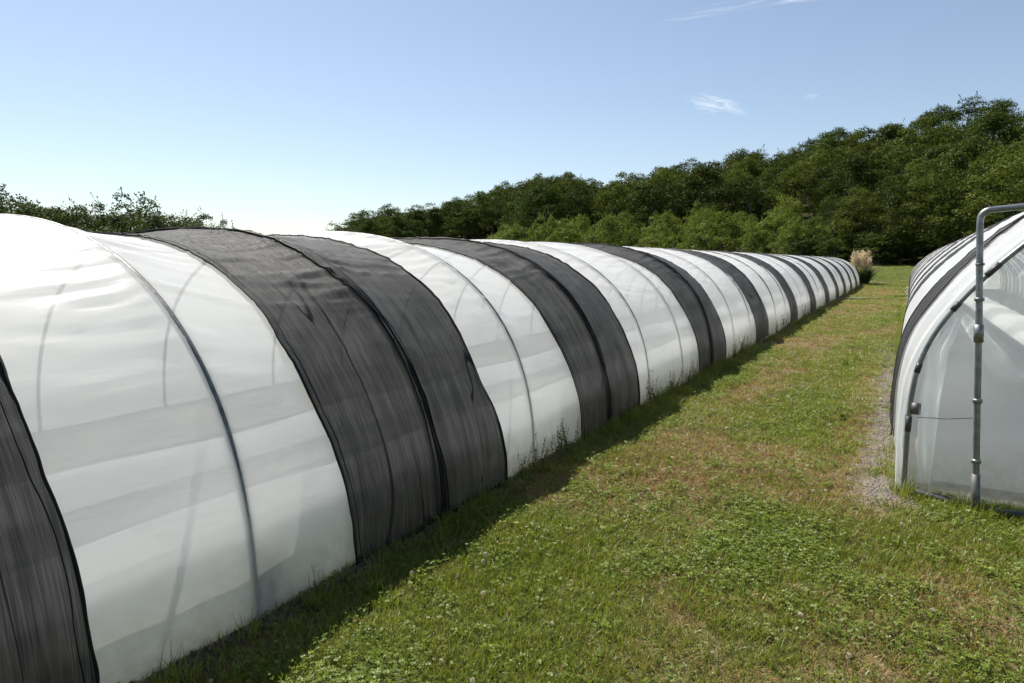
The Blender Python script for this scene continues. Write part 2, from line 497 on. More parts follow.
def ellipse_profile(cx, a, h, p):
    th = np.linspace(0, math.pi, 400)
    return Profile(np.stack([cx + a * np.sign(np.cos(th)) * np.abs(np.cos(th)) ** (2 / p), h * np.abs(np.sin(th)) ** (2 / p)], 1), 241)

def smooth_profile(half, cx):
    """half: (offset from left foot, height) going up from the LEFT foot to the apex"""
    h = np.array(half, float)
    k = np.concatenate([[0], np.cumsum(np.linalg.norm(np.diff(h, axis=0), axis=1))])
    kk = np.linspace(0, k[-1], 300)
    X = np.interp(kk, k, h[:, 0]); Z = np.interp(kk, k, h[:, 1])
    w = np.hanning(61); w /= w.sum()
    def sm(v, odd_end):
        a = np.concatenate([2 * v[0] - v[30:0:-1], v, (v[-2:-32:-1] if not odd_end else 2 * v[-1] - v[-2:-32:-1])])
        return np.convolve(a, w, 'valid')
    X = sm(X, True); Z = sm(Z, False)
    left = np.stack([X, Z], 1)                      # left foot -> apex
    ax = X[-1]
    right = np.stack([2 * ax - X, Z], 1)            # right foot -> apex
    pts = np.concatenate([right, left[::-1][1:]])
    pts[:, 0] += cx
    return Profile(pts)

class Tunnel:
    def __init__(self, prof, hoops, seed, sag=1.0, flare=0.0):
        self.flare = flare; self.dipY = None; self.p = prof; self.h = np.array(sorted(hoops)); self.seed = seed; self.sag = sag
    def offset(self, Y, S):
        """distance of the film from the hoop line, arrays (len(Y), n)"""
        j = np.clip(np.searchsorted(self.h, Y) - 1, 0, len(self.h) - 2)
        t = np.clip((Y - self.h[j]) / (self.h[j + 1] - self.h[j]), 0, 1)[:, None]
        top = self.p.top[None, :]; s = self.p.s[None, :]; Yc = Y[:, None]; sd = self.seed
        slack = (.75 + .45 * np.take(np.random.default_rng(sd).random(200), j))[:, None]
        d = -self.sag * slack * (.012 + .082 * sstep(.12, .6, top)) * (4 * t * (1 - t)) ** .8
        edge = np.abs(2 * t - 1)
        d = d + (np.interp(Y, self.dipY, self.dipZ)[:, None] * sstep(.12, .6, top) if self.dipY is not None else 0)
        a = fbm(s * 6.0 + Yc * (.55 + .35 * np.sin(j[:, None] * 2.1)) + sd, Yc * .8 + j[:, None] * 3.7, 3)
        ridge = np.clip(1 - np.abs(2 * a - 1) * 4.2, 0, 1) ** 1.5
        up = sstep(.35, .8, top)
        d = d + ridge * .022 * up * (.35 + .65 * edge) * sstep(1.0, .9, edge)
        b = fbm(s * 12 + sd + Yc * 1.2, Yc * 2.1 + 50, 2) - .5
        d = d + b * .006 * (.3 + .7 * up) * sstep(1.0, .85, edge)
        c = fbm(s * 1.1 + 3 * sd, Yc * 1.4 + 11, 3) - .5
        d = d + c * .030 * sstep(1.02, .75, edge)
        return d
    def pos(self, Y, d):
        n = self.p.n
        X = self.p.P[None, :, 0] + d * self.p.N[None, :, 0]
        if self.flare:                      # the covers hang out wider than the end hoop a little way in
            Yb = Y[:, None] if Y.ndim == 1 else Y
            X = X - self.flare * sstep(5.9, 8.6, Yb) * sstep(26, 11, Yb) * (1 - self.p.top[None]) ** 1.5 * np.where(self.p.P[None, :, 0] < 2.4, 1, -1)
        Z = self.p.P[None, :, 1] + d * self.p.N[None, :, 1]
        return np.stack([X, np.broadcast_to(Y[:, None] if Y.ndim == 1 else Y, X.shape), Z], 2)

def film(T, name, y0, y1, fine_to, mat, parent, seg=None):
    ys = axis([np.arange(y0, min(fine_to, y1), .04), np.arange(min(fine_to, y1), y1, .13), [y1]])
    d = T.offset(ys, None)
    V = T.pos(ys, d)
    V[:, :, 2] = np.maximum(V[:, :, 2], -.02)
    uv = np.stack([np.broadcast_to(ys[:, None], d.shape), np.broadcast_to(T.p.s[None], d.shape)], 2)
    return link(name, mesh_np(name, V.reshape(-1, 3), grid_faces(len(ys), T.p.n), True, uv.reshape(-1, 2)), mat, parent)

def hoop(T, y, r, mat, parent, name='hoop', drop=.3):
    idx = np.arange(0, T.p.n, 2)
    g_ = -(r + .002) + (np.interp(y, T.dipY, T.dipZ) * sstep(.12, .6, T.p.top[idx]) if T.dipY is not None else 0)
    X = T.p.P[idx, 0] + g_ * T.p.N[idx, 0]; Z = T.p.P[idx, 1] + g_ * T.p.N[idx, 1]
    path = np.stack([X, np.full(len(idx), y), Z], 1)
    v, f = tube_np(path, r, 8)
    return link(name, mesh_np(name, v, f), mat, parent)

def shade_net(T, y0, y1, parent, seed, fine=True, lift=.014, slant=0.0, reach=1.0):
    rg = np.random.default_rng(seed)
    n = max(int((y1 - y0) / (.028 if fine else .11)), 5)
    k = np.linspace(0, 1, n)
    s = T.p.s
    # each edge wanders a little as it goes round the arch
    e0 = y0 + (fbm(s * .9 + seed, s * 0 + 3.3, 3) - .5) * .16 + (fbm(s * 5 + seed, s * 0 + 1.3, 2) - .5) * .03
    e1 = y1 + (fbm(s * .9 + seed, s * 0 + 13.3, 3) - .5) * .16 + (fbm(s * 5 + seed, s * 0 + 9.3, 2) - .5) * .03
    e0 = e0 - 1.2 * slant * (1 - T.p.top); e1 = e1 - .85 * slant * (1 - T.p.top)
    Yg = e0[None, :] * (1 - k[:, None]) + e1[None, :] * k[:, None]
    base = np.empty_like(Yg)
    yy = np.linspace(Yg.min(), Yg.max(), 60)
    tab = T.offset(yy, None)
    for i in range(T.p.n): base[:, i] = np.interp(Yg[:, i], yy, tab[:, i])
    fold = (fbm(Yg * 9 + seed, s[None] * .5 + Yg * .7, 3) - .5) * .014 + np.clip(fbm(Yg * 3.1, s[None] * .35 + seed, 2) - .55, 0, 1) * .045
    fold = fold * sstep(0, .18, np.minimum(k, 1 - k))[:, None]
    bulge = .02 * (1 - T.p.top[None]) * (vnoise(Yg * 1.4 + seed, s[None] * .6))
    if not fine: fold = fold * .5; bulge = 0; lift = .009
    d = base + lift + np.abs(fold) + bulge
    V = T.pos(Yg, d)
    V[:, :, 2] = np.maximum(V[:, :, 2], .0)
    # ragged lower edges that do not quite reach the ground
    foot = (.02 + .05 * vnoise(Yg * 2.2 + seed, Yg * 0 + 1)) * (.4 + k[:, None] * .9)
    V[:, :, 2] = np.where(T.p.top[None] < .12, np.maximum(V[:, :, 2], foot), V[:, :, 2])
    ns = int(T.p.n * reach)
    Yg = Yg[:, :ns]; V = V[:, :ns]; s = s[:ns]; d = d[:, :ns]
    uv = np.stack([Yg + seed * 3.1, np.broadcast_to(s[None], Yg.shape)], 2)
    o = link('shade_net', mesh_np('shade_net', V.reshape(-1, 3), grid_faces(n, ns), True, uv.reshape(-1, 2)), M['net'], parent)
    # gathered hems along both edges
    for side in (0, -1):
        path = V[side].copy()
        dd = d[side] + .006
        path[:, 0] = path[:, 0] + .006 * T.p.N[:ns, 0]; path[:, 2] = np.maximum(T.p.P[:ns, 1] + dd * T.p.N[:ns, 1], .012)
        rad = .0025 + .0085 * fbm(s * 2.4 + seed + side * 5, s * 0 + 6.1, 3)
        step = 1 if fine else 2
        parts = [tube_np(path[::step], (rad * (.95 if fine else 1.25))[::step] * (1.0 if fine else .4), 6)]
        if fine:
            p2 = path.copy(); sg = 1 if side == 0 else -1
            p2[:, 1] += sg * (.025 + .07 * np.clip(fbm(s * 1.5 + seed + 9, s * 0 + 2.2, 3) - .3, 0, 1)); p2[:, 0] += .004
            parts.append(tube_np(p2, rad * .42, 5, False))
        v, f = join_np(parts)
        m = mesh_np('hem', v, f, True, np.stack([v[:, 1] * .2, v[:, 2]], 1))
        link('hem', m, M['hem'], o)
    return o

def end_wall(T, y, name, mat, parent, seed, bow=.03):
    n = 26; P = T.p.P; idx = np.arange(0, T.p.n, 1)
    half = len(idx) // 2
    A = P[idx[:half + 1]]; B = P[idx[::-1][:half + 1]]
    k = np.linspace(0, 1, 60)
    X = A[:, None, 0] * (1 - k) + B[:, None, 0] * k; Z = np.maximum(A[:, None, 1] * (1 - k) + B[:, None, 1] * k, -.02)
    Yv = y + (fbm(X * 1.3 + seed, Z * 1.0, 3) - .5) * bow + (fbm(X * 6 + Z * 2 + seed, Z * 1.4, 2) - .5) * .012
    V = np.stack([X, Yv, Z], 2)
    uv = np.stack([Z, X], 2)
    return link(name, mesh_np(name, V.reshape(-1, 3), grid_faces(half + 1, 60), True, uv.reshape(-1, 2)), mat, parent)

# ---- the long tunnel on the left
LP = ellipse_profile(-5.14, 2.53, 2.045, 2.55)
hoops_l = [-7.4, -5.85, -4.2, -2.6, -1.0, 0.55, 2.10, 3.57, 4.95, 6.59, 7.95, 9.4, 11.02, 12.75] + list(np.arange(14.3, 52.0, 1.58)) + [52.3]
TL = Tunnel(LP, hoops_l, 3)
TL.dipY = [2.05, 3.0, 3.57, 4.3, 4.9, 5.9, 6.6, 7.3, 8.0]; TL.dipZ = [0, -.035, -.05, -.02, 0, -.02, -.03, -.01, 0]
left = tag(empty('polytunnel', (-5.14, 22, 0)), 'long low polytunnel on the left, white film striped with wide black shade nets', 'polytunnel', 'polytunnels')
LO = -Vector((-5.14, 22, 0))
def to_left(o): o.location = LO; return o
to_left(film(TL, 'cover_film', -7.4, 52.3, 14, M['film'], left))
for y in hoops_l: to_left(hoop(TL, y, .019, M['dull'], left))
# added dark, dirty film strip holding back inside light at the near side's foot
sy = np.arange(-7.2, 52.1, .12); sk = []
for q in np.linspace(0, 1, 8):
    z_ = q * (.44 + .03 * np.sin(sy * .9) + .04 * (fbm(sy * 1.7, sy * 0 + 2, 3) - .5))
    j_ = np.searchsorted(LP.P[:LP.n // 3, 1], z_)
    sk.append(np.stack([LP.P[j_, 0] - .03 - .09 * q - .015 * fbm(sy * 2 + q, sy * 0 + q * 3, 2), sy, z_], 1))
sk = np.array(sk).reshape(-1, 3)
to_left(link('added_dark_strip', mesh_np('added_dark_strip', sk, grid_faces(8, len(sy)), True, np.stack([sk[:, 1], sk[:, 2]], 1)), M['added_dark_strip'], left))
nets_l = [(-7.1, -5.9, 1), (-3.6, -2.4, 1), (-.35, .6, 1), (.5, 1.34, 1), (2.75, 3.62, 1), (3.54, 4.41, 1), (5.87, 6.64, 1), (6.56, 7.51, 1), (10.2, 11.06, 1), (10.98, 12.0, 1),
          (14.85, 16.4, 0), (19.9, 21.3, 0), (24.4, 26.0, 0), (29.3, 30.9, 0), (34.0, 35.7, 0), (38.6, 40.3, 0), (43.3, 45.0, 0), (48.2, 49.9, 0)]
for i, (a, b, fn) in enumerate(nets_l):
    n = to_left(shade_net(TL, a, b, left, 11 + i * 7, bool(fn), .014 + .006 * (i % 2), 0.0, .66))
to_left(end_wall(TL, 52.28, 'end_film', M['film_fold'], left, 5))
to_left(end_wall(TL, -7.38, 'end_film', M['film_fold'], left, 6))

# ---- the taller tunnel on the right
S = 1.094
half_r = [(-.015 * S, 0), (-.03 * S, .4 * S), (-.02 * S, .8 * S), (.08 * S, 1.09 * S), (.25 * S, 1.36 * S), (.41 * S, 1.56 * S), (.62 * S, 1.77 * S), (.9 * S, 2.03 * S), (1.3 * S, 2.31 * S), (1.7 * S, 2.48 * S), (2.15 * S, 2.55 * S)]
RP = smooth_profile(half_r, .09)
hoops_r = [5.9] + list(np.arange(7.5, 50.0, 1.6)) + [50.6]
TR = Tunnel(RP, hoops_r, 8, .55, .115)
RZ = -0.006
right = tag(empty('polytunnel', (.09, 5.9, 0)), 'taller white polytunnel on the right with a bent pipe frame at its end', 'polytunnel', 'polytunnels')
def to_right(o): o.location = (-.09, -5.9, 0); return o
to_right(film(TR, 'cover_film', 5.9, 50.6, 12, M['film'], right))
for i, y in enumerate(hoops_r):
    if i: to_right(hoop(TR, y, .019, M['dull'], right))
for i, (a, b) in enumerate([(9.5, 10.7), (14.6, 15.8), (18.6, 19.9), (23.4, 25.0), (28.3, 29.9), (33.0, 34.6), (38.0, 39.6), (43.0, 44.6), (47.6, 49.0)]):
    to_right(shade_net(TR, a, b, right, 201 + i * 7, i < 1, .016, 1.5 if i == 0 else .4))
to_right(end_wall(TR, 50.58, 'end_film', M['film_fold'], right, 4))
to_right(end_wall(TR, 5.86, 'end_film', M['film_end'], right, 2, .05))
# the end hoop stands outside the film edge, with its clips
half_h = [(0, 0), (0, .4 * S), (.01 * S, .8 * S)] + [(x_ + .008, z_) for x_, z_ in half_r[3:]]
RH = smooth_profile(half_h, .09)
RX, RZZ = RH.P[:, 0], RH.P[:, 1]
path = np.stack([RX, np.full(RP.n, 5.835), RZZ], 1)
v, f = tube_np(path, .018, 10)
eh = to_right(link('end_hoop', mesh_np('end_hoop', v, f), M['galv'], right))
for k, zz in enumerate([.55, .98, 1.42, 1.70, 2.05, 2.45]):
    i = int(np.argmin(np.abs(RZZ[RP.n // 2:] - zz))) + RP.n // 2
    q0 = path[i] + (path[i - 1] - path[i]) * .7; q1 = path[i] + (path[min(i + 1, RP.n - 1)] - path[i]) * (.7 if k % 3 else 1.6)
    v, f = tube_np([q0, (q0 + q1) / 2, q1], .0215, 8)
    link('clip', mesh_np('clip', v, f), M['clip'], eh)
# film wrapped round the end hoop
pe = np.stack([RP.P[:, 0] + .016 * RP.N[:, 0], 5.885 + .012 * np.sin(RP.s * 13), np.maximum(RP.P[:, 1] + .016 * RP.N[:, 1], .02)], 1)
v, f = tube_np(pe, .020 + .010 * fbm(RP.s * 6, RP.s * 0, 3), 8)
to_right(link('film_edge', mesh_np('film_edge', v, f, True, np.stack([v[:, 0], v[:, 2]], 1)), M['film_fold'], right))
# a steel hinge plate on the end hoop's leg
v, f = box_np((.135, 5.812, .66), (.06, .006, .085)); link('hinge_plate', mesh_np('hinge_plate', v, f, False), M['dull'], eh)
# bent pipe frame standing before the end film
zt = 2.09; xb, xt = .53, .425; yp = 5.60
pp = [(xb, yp, -.15), (xb, yp, 0), (xb * .66 + xt * .34, yp, .7), (xb * .33 + xt * .67, yp, 1.4), (xt, yp, zt - .09)]
for a in np.linspace(0, math.pi / 2, 8): pp.append((xt + .06 - .06 * math.cos(a), yp, zt - .06 + .06 * math.sin(a)))
pp += [(xt + .5, yp, zt + .035), (xt + 1.3, yp, zt + .06)]
for a in np.linspace(0, math.pi / 2, 8)[1:]: pp.append((xt + 1.3 + .10 * math.sin(a), yp, zt - .04 + .10 * math.cos(a)))
pp += [(xt + 1.42, yp, 1.0), (xt + 1.44, yp, -.15)]
v, f = tube_np(pp, .021, 12)
fr = to_right(link('door_frame', mesh_np('door_frame', v, f), M['galv'], right))
def onpipe(z):
    return np.array([xb + (xt - xb) * z / zt, yp, z])
for (z0, z1, r) in ((1.20, 1.32, .030), (1.48, 1.505, .030), (1.72, 1.735, .027), (.78, .81, .030), (.36, .385, .030), (-.05, .28, .027)):
    v, f = tube_np([onpipe(z0), onpipe((z0 + z1) / 2), onpipe(z1)], r, 12)
    link('pipe_sleeve', mesh_np('pipe_sleeve', v, f), M['dull'] if r < .03 else M['galv'], fr)
v, f = tube_np([(.15, 5.80, .60), (.33, 5.79, .61), (.50, 5.66, .665)], .003, 6)
link('tie_wire', mesh_np('tie_wire', v, f), M['galv'], fr)
# weighted tube rolled into the bottom of the end film, two lengths
for x0, x1, y0, y1 in ((.17, .47, 5.78, 5.68), (.60, 1.9, 5.62, 5.60)):
    xs = np.linspace(x0, x1, 14)
    v, f = tube_np(np.stack([xs, np.linspace(y0, y1, 14), .03 + .006 * np.sin(xs * 9)], 1), .026, 8)
    to_right(link('bottom_roll', mesh_np('bottom_roll', v, f), M['dark_mat'], right))
# loose double fold of film beside the end hoop, and the strap seen through the end
def ribbon(pts, w, name, mat, parent, axis_v=(1, 0, 0)):
    P = np.array(pts, float); k = np.linspace(0, 1, 24); t_ = np.linspace(0, 1, len(P))
    C = np.stack([np.interp(k, t_, P[:, i]) for i in range(3)], 1); W = np.interp(k, t_, w)
    rows = []
    for i in range(24):
        for q in np.linspace(-.5, .5, 7):
            p = C[i] + np.array(axis_v) * W[i] * q
            p[1] += .018 * math.sin(q * 9 + i * .35) + .008 * math.sin(i * .9)
            rows.append(p)
    V = np.array(rows)
    return link(name, mesh_np(name, V, grid_faces(24, 7), True, np.stack([V[:, 2], V[:, 0]], 1)), mat, parent)
to_right(ribbon([(.215, 5.82, .10), (.215, 5.82, .7), (.25, 5.82, 1.1), (.36, 5.83, 1.35)], [.09, .13, .13, .05], 'film_fold', M['film_fold'], right))
to_right(ribbon([(.40, 6.05, 1.34), (.56, 6.05, 1.12), (.70, 6.05, .93), (1.6, 6.05, .90)], [.07, .14, .17, .2], 'film_fold', M['mulch'], right, (.72, 0, .55)))
right.rotation_euler = (0, 0, RZ)

# ------------------------------------------------------------------ inside the tunnels
def bed(name, x0, x1, y0, y1, z, label, mat_top, grp):
    e = tag(empty(name, ((x0 + x1) / 2, (y0 + y1) / 2, 0)), label, 'growing bed', grp)
    n = int((y1 - y0) / .35)
    ys = np.linspace(y0, y1, n); w = x1 - x0
    xs = np.linspace(0, 1, 9)
    Zp = np.array([0, .6, .93, 1, 1.02, 1, .93, .6, 0]) * z
    V = np.array([[x0 + w * (.04 * math.sin(y * 1.7 + 4 * q) + q), y, .0 + zz * (1 + .12 * math.sin(y * 2.3 + q * 5))] for y in ys for q, zz in zip(xs, Zp)])
    V[:, :2] -= np.array(e.location[:2])
    link('bed_cover', mesh_np('bed_cover', V, grid_faces(n, 9), True), mat_top, e)
    for sx in (x0 - .03, x1 + .03):
        v, f = box_np((sx - e.location[0], 0, z * .3), (.03, y1 - y0, z * .6))
        link('side_board', mesh_np('side_board', v, f, False), M['dark_mat'], e)
    return e
bed('growing_bed', -4.15, -3.36, -6.5, 51.0, .15, 'pale covered bed nearest the film inside the left tunnel', M['mulch'], 'beds inside the left tunnel')
bed('growing_bed', -5.65, -4.75, -6.5, 51.0, .16, 'pale covered bed along the middle inside the left tunnel', M['mulch'], 'beds inside the left tunnel')
wm = np.stack(np.meshgrid(np.linspace(.2, 4.6, 12), np.linspace(6.1, 50, 60), indexing='ij'), 2).reshape(-1, 2)
wm = np.concatenate([wm, .045 + .012 * rng.random((len(wm), 1))], 1)
tag(link('weed_mat', mesh_np('weed_mat', wm, grid_faces(12, 60)), M['dark_mat']), 'dark weed mat covering the floor inside the right tunnel', 'weed mat')
sm_y = np.linspace(-6.8, 51.6, 160); sm_x = np.linspace(0, 1, 6)
V = np.array([[-3.36 + .42 * q + .03 * math.sin(y_ * 1.3 + q), y_, .05 + .008 * math.sin(y_ * 3 + 7 * q)] for q in sm_x for y_ in sm_y])
tag(link('weed_mat', mesh_np('weed_mat', V, grid_faces(6, 160)), M['dark_mat']), 'dark weed mat strip along the near wall inside the left tunnel', 'weed mat')
bed('growing_bed', 2.0, 3.1, 7.0, 49.5, .34, 'pale covered bed inside the right tunnel', M['mulch'], 'beds inside the right tunnel')

d = tag(empty('drum', (-2.77, 2.20, .02)), 'dark drum with pale cap behind the film at the near hoop', 'drum')
pr_ = [(.085, 0), (.092, .02), (.092, .14), (.088, .15), (.092, .16), (.092, .29), (.08, .32)]
v, f = tube_np([(0, 0, z) for r, z in pr_], [r for r, z in pr_], 16); link('drum_body', mesh_np('drum_body', v, f), M['drum'], d)
v, f = tube_np([(0, 0, .318), (0, 0, .35), (0, 0, .362)], [.075, .075, .05], 16); link('cap', mesh_np('cap', v, f), M['cap'], d)
d = tag(empty('plastic_scoop', (-2.95, 1.72, .02), .5), 'small red plastic scrap lying behind the near film', 'scrap')
v, f = tube_np([(0, 0, .03), (.03, .03, .05), (.07, .09, .07), (.09, .14, .05)], [.02, .035, .03, .012], 8); link('scoop', mesh_np('scoop', v, f), M['red'], d)
# ------------------------------------------------------------------ vegetation builders
def leaf_quads(C, N, size, rg, aspect=.55, fold=0.0):
    """diamond leaves: centres (n,3), normals (n,3), size (n,)"""
    n = len(C)
    N = N / (np.linalg.norm(N, axis=1)[:, None] + 1e-9)
    A = rg.normal(size=(n, 3)); A -= N * (A * N).sum(1)[:, None]; A /= np.linalg.norm(A, axis=1)[:, None] + 1e-9
    B = np.cross(N, A)
    s = size[:, None]
    V = np.stack([C - A * s * .5, C + B * s * .5 * aspect + N * s * fold, C + A * s * .5, C - B * s * .5 * aspect + N * s * fold], 1)
    F = np.arange(n * 4).reshape(n, 4)
    return V.reshape(-1, 3), F

def crown_mesh(name, H, seed, rx=.36, zc=.56, rz=.46, lobes=46, per=120, leaf=.34, lobe_r=(.09, .16), sprigs=0, low=.1):
    rg = np.random.default_rng(seed)
    C = []; N = []; SZ = []
    lc = []
    for i in range(lobes):
        d = rg.normal(size=3); d /= np.linalg.norm(d)
        if d[2] < -.75: d[2] *= -.5
        q = rg.uniform(.45, .98) ** .6
        wob = 1 + .22 * math.sin(3 * math.atan2(d[1], d[0]) + seed) * (1 - abs(d[2]))
        taper = 1 - .25 * max(d[2], 0)
        p = np.array([d[0] * rx * wob * taper * q, d[1] * rx * wob * taper * q, zc + d[2] * rz * q]) * H
        r = rg.uniform(*lobe_r) * H * (1.1 - .35 * q)
        p[2] = max(p[2], low * H + r * .5)
        lc.append((p, r))
    for p, r in lc:
        n = int(per * (r / (H * .12)) ** 1.6)
        d = rg.normal(size=(n, 3)); d /= np.linalg.norm(d, axis=1)[:, None]
        d[:, 2] = np.where(d[:, 2] < -.4, -d[:, 2] * .6, d[:, 2])
        rad = r * rg.uniform(.55, 1.12, n) ** .7
        bump = 1 + .25 * np.sin(d[:, 0] * 7 + d[:, 1] * 5 + p[0] * 3) * np.cos(d[:, 2] * 6)
        c = p + d * (rad * bump)[:, None] * np.array([1.1, 1.1, .82])
        C.append(c); N.append(d * .8 + np.array([0, 0, .45]) + rg.normal(0, .55, (n, 3)))
        SZ.append(leaf * rg.uniform(.6, 1.35, n))
    for i in range(sprigs):                      # leafy shoots standing clear of the outline
        p, r = lc[rg.integers(len(lc))]
        d = np.array([rg.normal(0, .5), rg.normal(0, .5), 1.0]); d /= np.linalg.norm(d)
        ln = rg.uniform(.05, .13) * H
        n = 16
        tt = rg.uniform(0, 1, n)
        c = p + d * (r * .75) + d * (tt * ln)[:, None] + rg.normal(0, .012 * H, (n, 3)) * (1.1 - tt)[:, None]
        C.append(c); N.append(rg.normal(size=(n, 3)) + np.array([0, 0, .3])); SZ.append(leaf * rg.uniform(.6, 1.1, n))
    V, F = leaf_quads(np.concatenate(C), np.concatenate(N), np.concatenate(SZ), rg, .62)
    me = mesh_np(name, V, F, False)
    return me, lc

def trunk_mesh(name, H, seed, lc, r=.018, fork=.28, nlimb=9):
    rg = np.random.default_rng(seed + 500)
    top = np.array([rg.normal(0, .02) * H, rg.normal(0, .02) * H, .78 * H])
    tr = np.array([[0, 0, -.4], [0, 0, .02 * H], [rg.normal(0, .008) * H, rg.normal(0, .008) * H, fork * H], list(top * np.array([.6, .6, .7])), list(top)])
    parts = [tube_np(tr, np.array([1.7, 1.25, .95, .6, .15]) * r * H, 7)]
    for i in range(nlimb):
        p, rr = lc[rg.integers(len(lc))]
        z0 = rg.uniform(fork * .7, .6) * H
        z0 = min(z0, max(p[2] - .02 * H, .1 * H))
        a = np.array([0, 0, z0]); m = a * .45 + p * .55 + np.array([0, 0, -.03 * H])
        parts.append(tube_np(np.array([a, m, p]), np.array([.5, .3, .08]) * r * H, 5))
    v, f = join_np(parts)
    return mesh_np(name, v, f)

M['leaf_dark'] = mat_leaf('oak_leaves', (.024, .042, .007), (.054, .078, .013), (.080, .096, .018), .24, .02, vary=.75)
M['leaf_mid'] = mat_leaf('mixed_leaves', (.038, .058, .008), (.084, .106, .016), (.115, .124, .026), .28, .02, vary=.75)
M['leaf_light'] = mat_leaf('willow_scrub_leaves', (.075, .115, .015), (.135, .175, .028), (.155, .170, .032), .36, .03, vary=.6)
M['leaf_hedge'] = mat_leaf('hedge_tree_leaves', (.026, .044, .010), (.060, .082, .020), (.080, .098, .026), .30, .05)

def proto(kind, H, seed, mat, **kw):
    cm, lc = crown_mesh('crown_' + kind, H, seed, **kw)
    cm.materials.append(mat)
    tm = trunk_mesh('trunk_' + kind, H, seed, lc)
    tm.materials.append(M['bark'])
    return cm, tm

def plant_tree(name, pr, loc, rz, sc, label, cat, group):
    e = empty(name, loc, rz); e.scale = sc
    tag(e, label, cat, group)
    link('crown', pr[0], None, e); link('trunk', pr[1], None, e)
    return e

HT = 10.5
P_dark = [proto('oak', HT, 40 + i, M['leaf_dark'], rx=.46 + .05 * (i % 2), zc=.50, rz=.50, lobes=62, per=190, leaf=.29, low=.0) for i in range(4)]
P_mid = [proto('ash', HT, 60 + i, M['leaf_mid'], rx=.38 + .05 * (i % 2), zc=.52, rz=.50, lobes=60, per=180, leaf=.28, lobe_r=(.08, .15), low=.0) for i in range(3)]
P_sky = [proto('ridge_tree', HT, 80 + i, M['leaf_dark'], rx=.42, zc=.5, rz=.5, lobes=54, per=160, leaf=.27, sprigs=25, low=.0) for i in range(3)]
P_scrub = [proto('scrub', 5.0, 100 + i, M['leaf_light'], rx=.52, zc=.46, rz=.5, lobes=50, per=150, leaf=.17, low=.0, sprigs=90) for i in range(4)]
P_edge = [proto('edge_tree', HT, 140 + i, M['leaf_dark' if i == 1 else 'leaf_mid'], rx=.42, zc=.5, rz=.5, lobes=74, per=330, leaf=.185, low=.0, lobe_r=(.07, .14), sprigs=60) for i in range(3)]
P_hb = [proto('hedge_bush', 5.0, 180 + i, M['leaf_hedge'], rx=.50, zc=.46, rz=.5, lobes=46, per=190, leaf=.13, low=.0, sprigs=60) for i in range(3)]
P_bram = [proto('bramble', 5.0, 160 + i, M['leaf_dark'], rx=.52, zc=.46, rz=.5, lobes=44, per=150, leaf=.17, low=.0) for i in range(3)]
P_hedge = [proto('hedge_tree', 6.0, 120 + i, M['leaf_hedge'], rx=.40 + .04 * (i % 2), zc=.52, rz=.44, lobes=56, per=230, leaf=.14, low=.0, sprigs=50, lobe_r=(.07, .13)) for i in range(4)]

def polar(px, r):
    a = px_az(px); return -math.sin(a) * r, math.cos(a) * r

# hill wood: individual trees, rows up the slope
cnt = 0
GRP = 'trees of the wooded hillside'
rowi = 0
r = R0 + 8
rt = random.Random(5)
while r < 250:
    px0, px1 = 338, 1200
    a = px_az(px1); a1 = px_az(px0)
    a += rt.uniform(0, 8.5 / r)
    while a < a1:
        rr = float(np.interp(a, _az, _rr)); tn = float(np.interp(a, _az, _tn))
        ra = r + rt.uniform(-3, 3); aa = a + rt.uniform(-3, 3) / r
        a += rt.uniform(6.6, 8.8) / r
        px = 512 + 687.6 * math.tan(YAW - aa)
        if ra > rr + 4 or tn * rr < 3: continue
        if px > 1090 and rt.random() < .35: continue
        scrubby = 520 < px < 880 and ra < 122
        if scrubby: continue
        if px < 520 and ra < rr - 60: continue
        x, y = -math.sin(aa) * ra, math.cos(aa) * ra
        z = gz(x, y)
        sky = ra > rr - 9
        kind = 0 if sky else (1 if rt.random() < .58 else 2)
        pr_ = rt.choice((P_sky, P_dark, P_mid)[kind])
        s = rt.uniform(.72, 1.25) if not sky else rt.uniform(.95, 1.10)
        if ra < R0 + 14: s *= .85
        if px < 480: s *= .97
        nm = ('ridge_tree', 'oak_tree', 'ash_tree')[kind]
        where = ('at the low left end of the wooded ridge' if px < 480 else 'on the ridge above the left tunnel' if px < 620 else
                 'on the slope above the willow scrub' if px < 790 else 'on the hill above the end of the lane' if px < 900 else
                 'on the hill above the right tunnel' if px < 1024 else 'beyond the right edge of the photo')
        lb = ('dark crest tree against the sky ', 'dark rounded tree ', 'lighter green tree ')[kind] + where
        plant_tree(nm, pr_, (x, y, z - .2), rt.uniform(0, 6.28), (s * rt.uniform(.9, 1.12), s * rt.uniform(.9, 1.12), s), lb, 'tree',
                   ('trees on the hill crest', 'dark trees on the hillside', 'lighter trees on the hillside')[kind])
        cnt += 1
    r += 8.2

# lighter willow scrub at the foot of the hill
r = R0 + 2
while r < 122:
    a = px_az(885); a1 = px_az(500)
    a += rt.uniform(0, 4.5 / r)
    while a < a1:
        ra = r + rt.uniform(-2, 2); aa = a + rt.uniform(-1.5, 1.5) / r
        px = 512 + 687.6 * math.tan(YAW - aa)
        a += rt.uniform(4.6, 6.2) / r
        lim = np.interp(px, [500, 560, 650, 760, 880], [96, 110, 122, 122, 100])
        if ra > lim: continue
        x, y = -math.sin(aa) * ra, math.cos(aa) * ra
        s = rt.uniform(.75, 1.2)
        plant_tree('willow_shrub', rt.choice(P_scrub), (x, y, gz(x, y) - .15), rt.uniform(0, 6.28), (s, s, s * rt.uniform(.85, 1.2)),
                   'light green willow bush in the scrub, ' + ('left of its middle' if px < 640 else 'in its middle' if px < 760 else 'towards the plumed grass clump'), 'shrub', 'willow scrub at the hill foot')
        cnt += 1
    r += 5.6

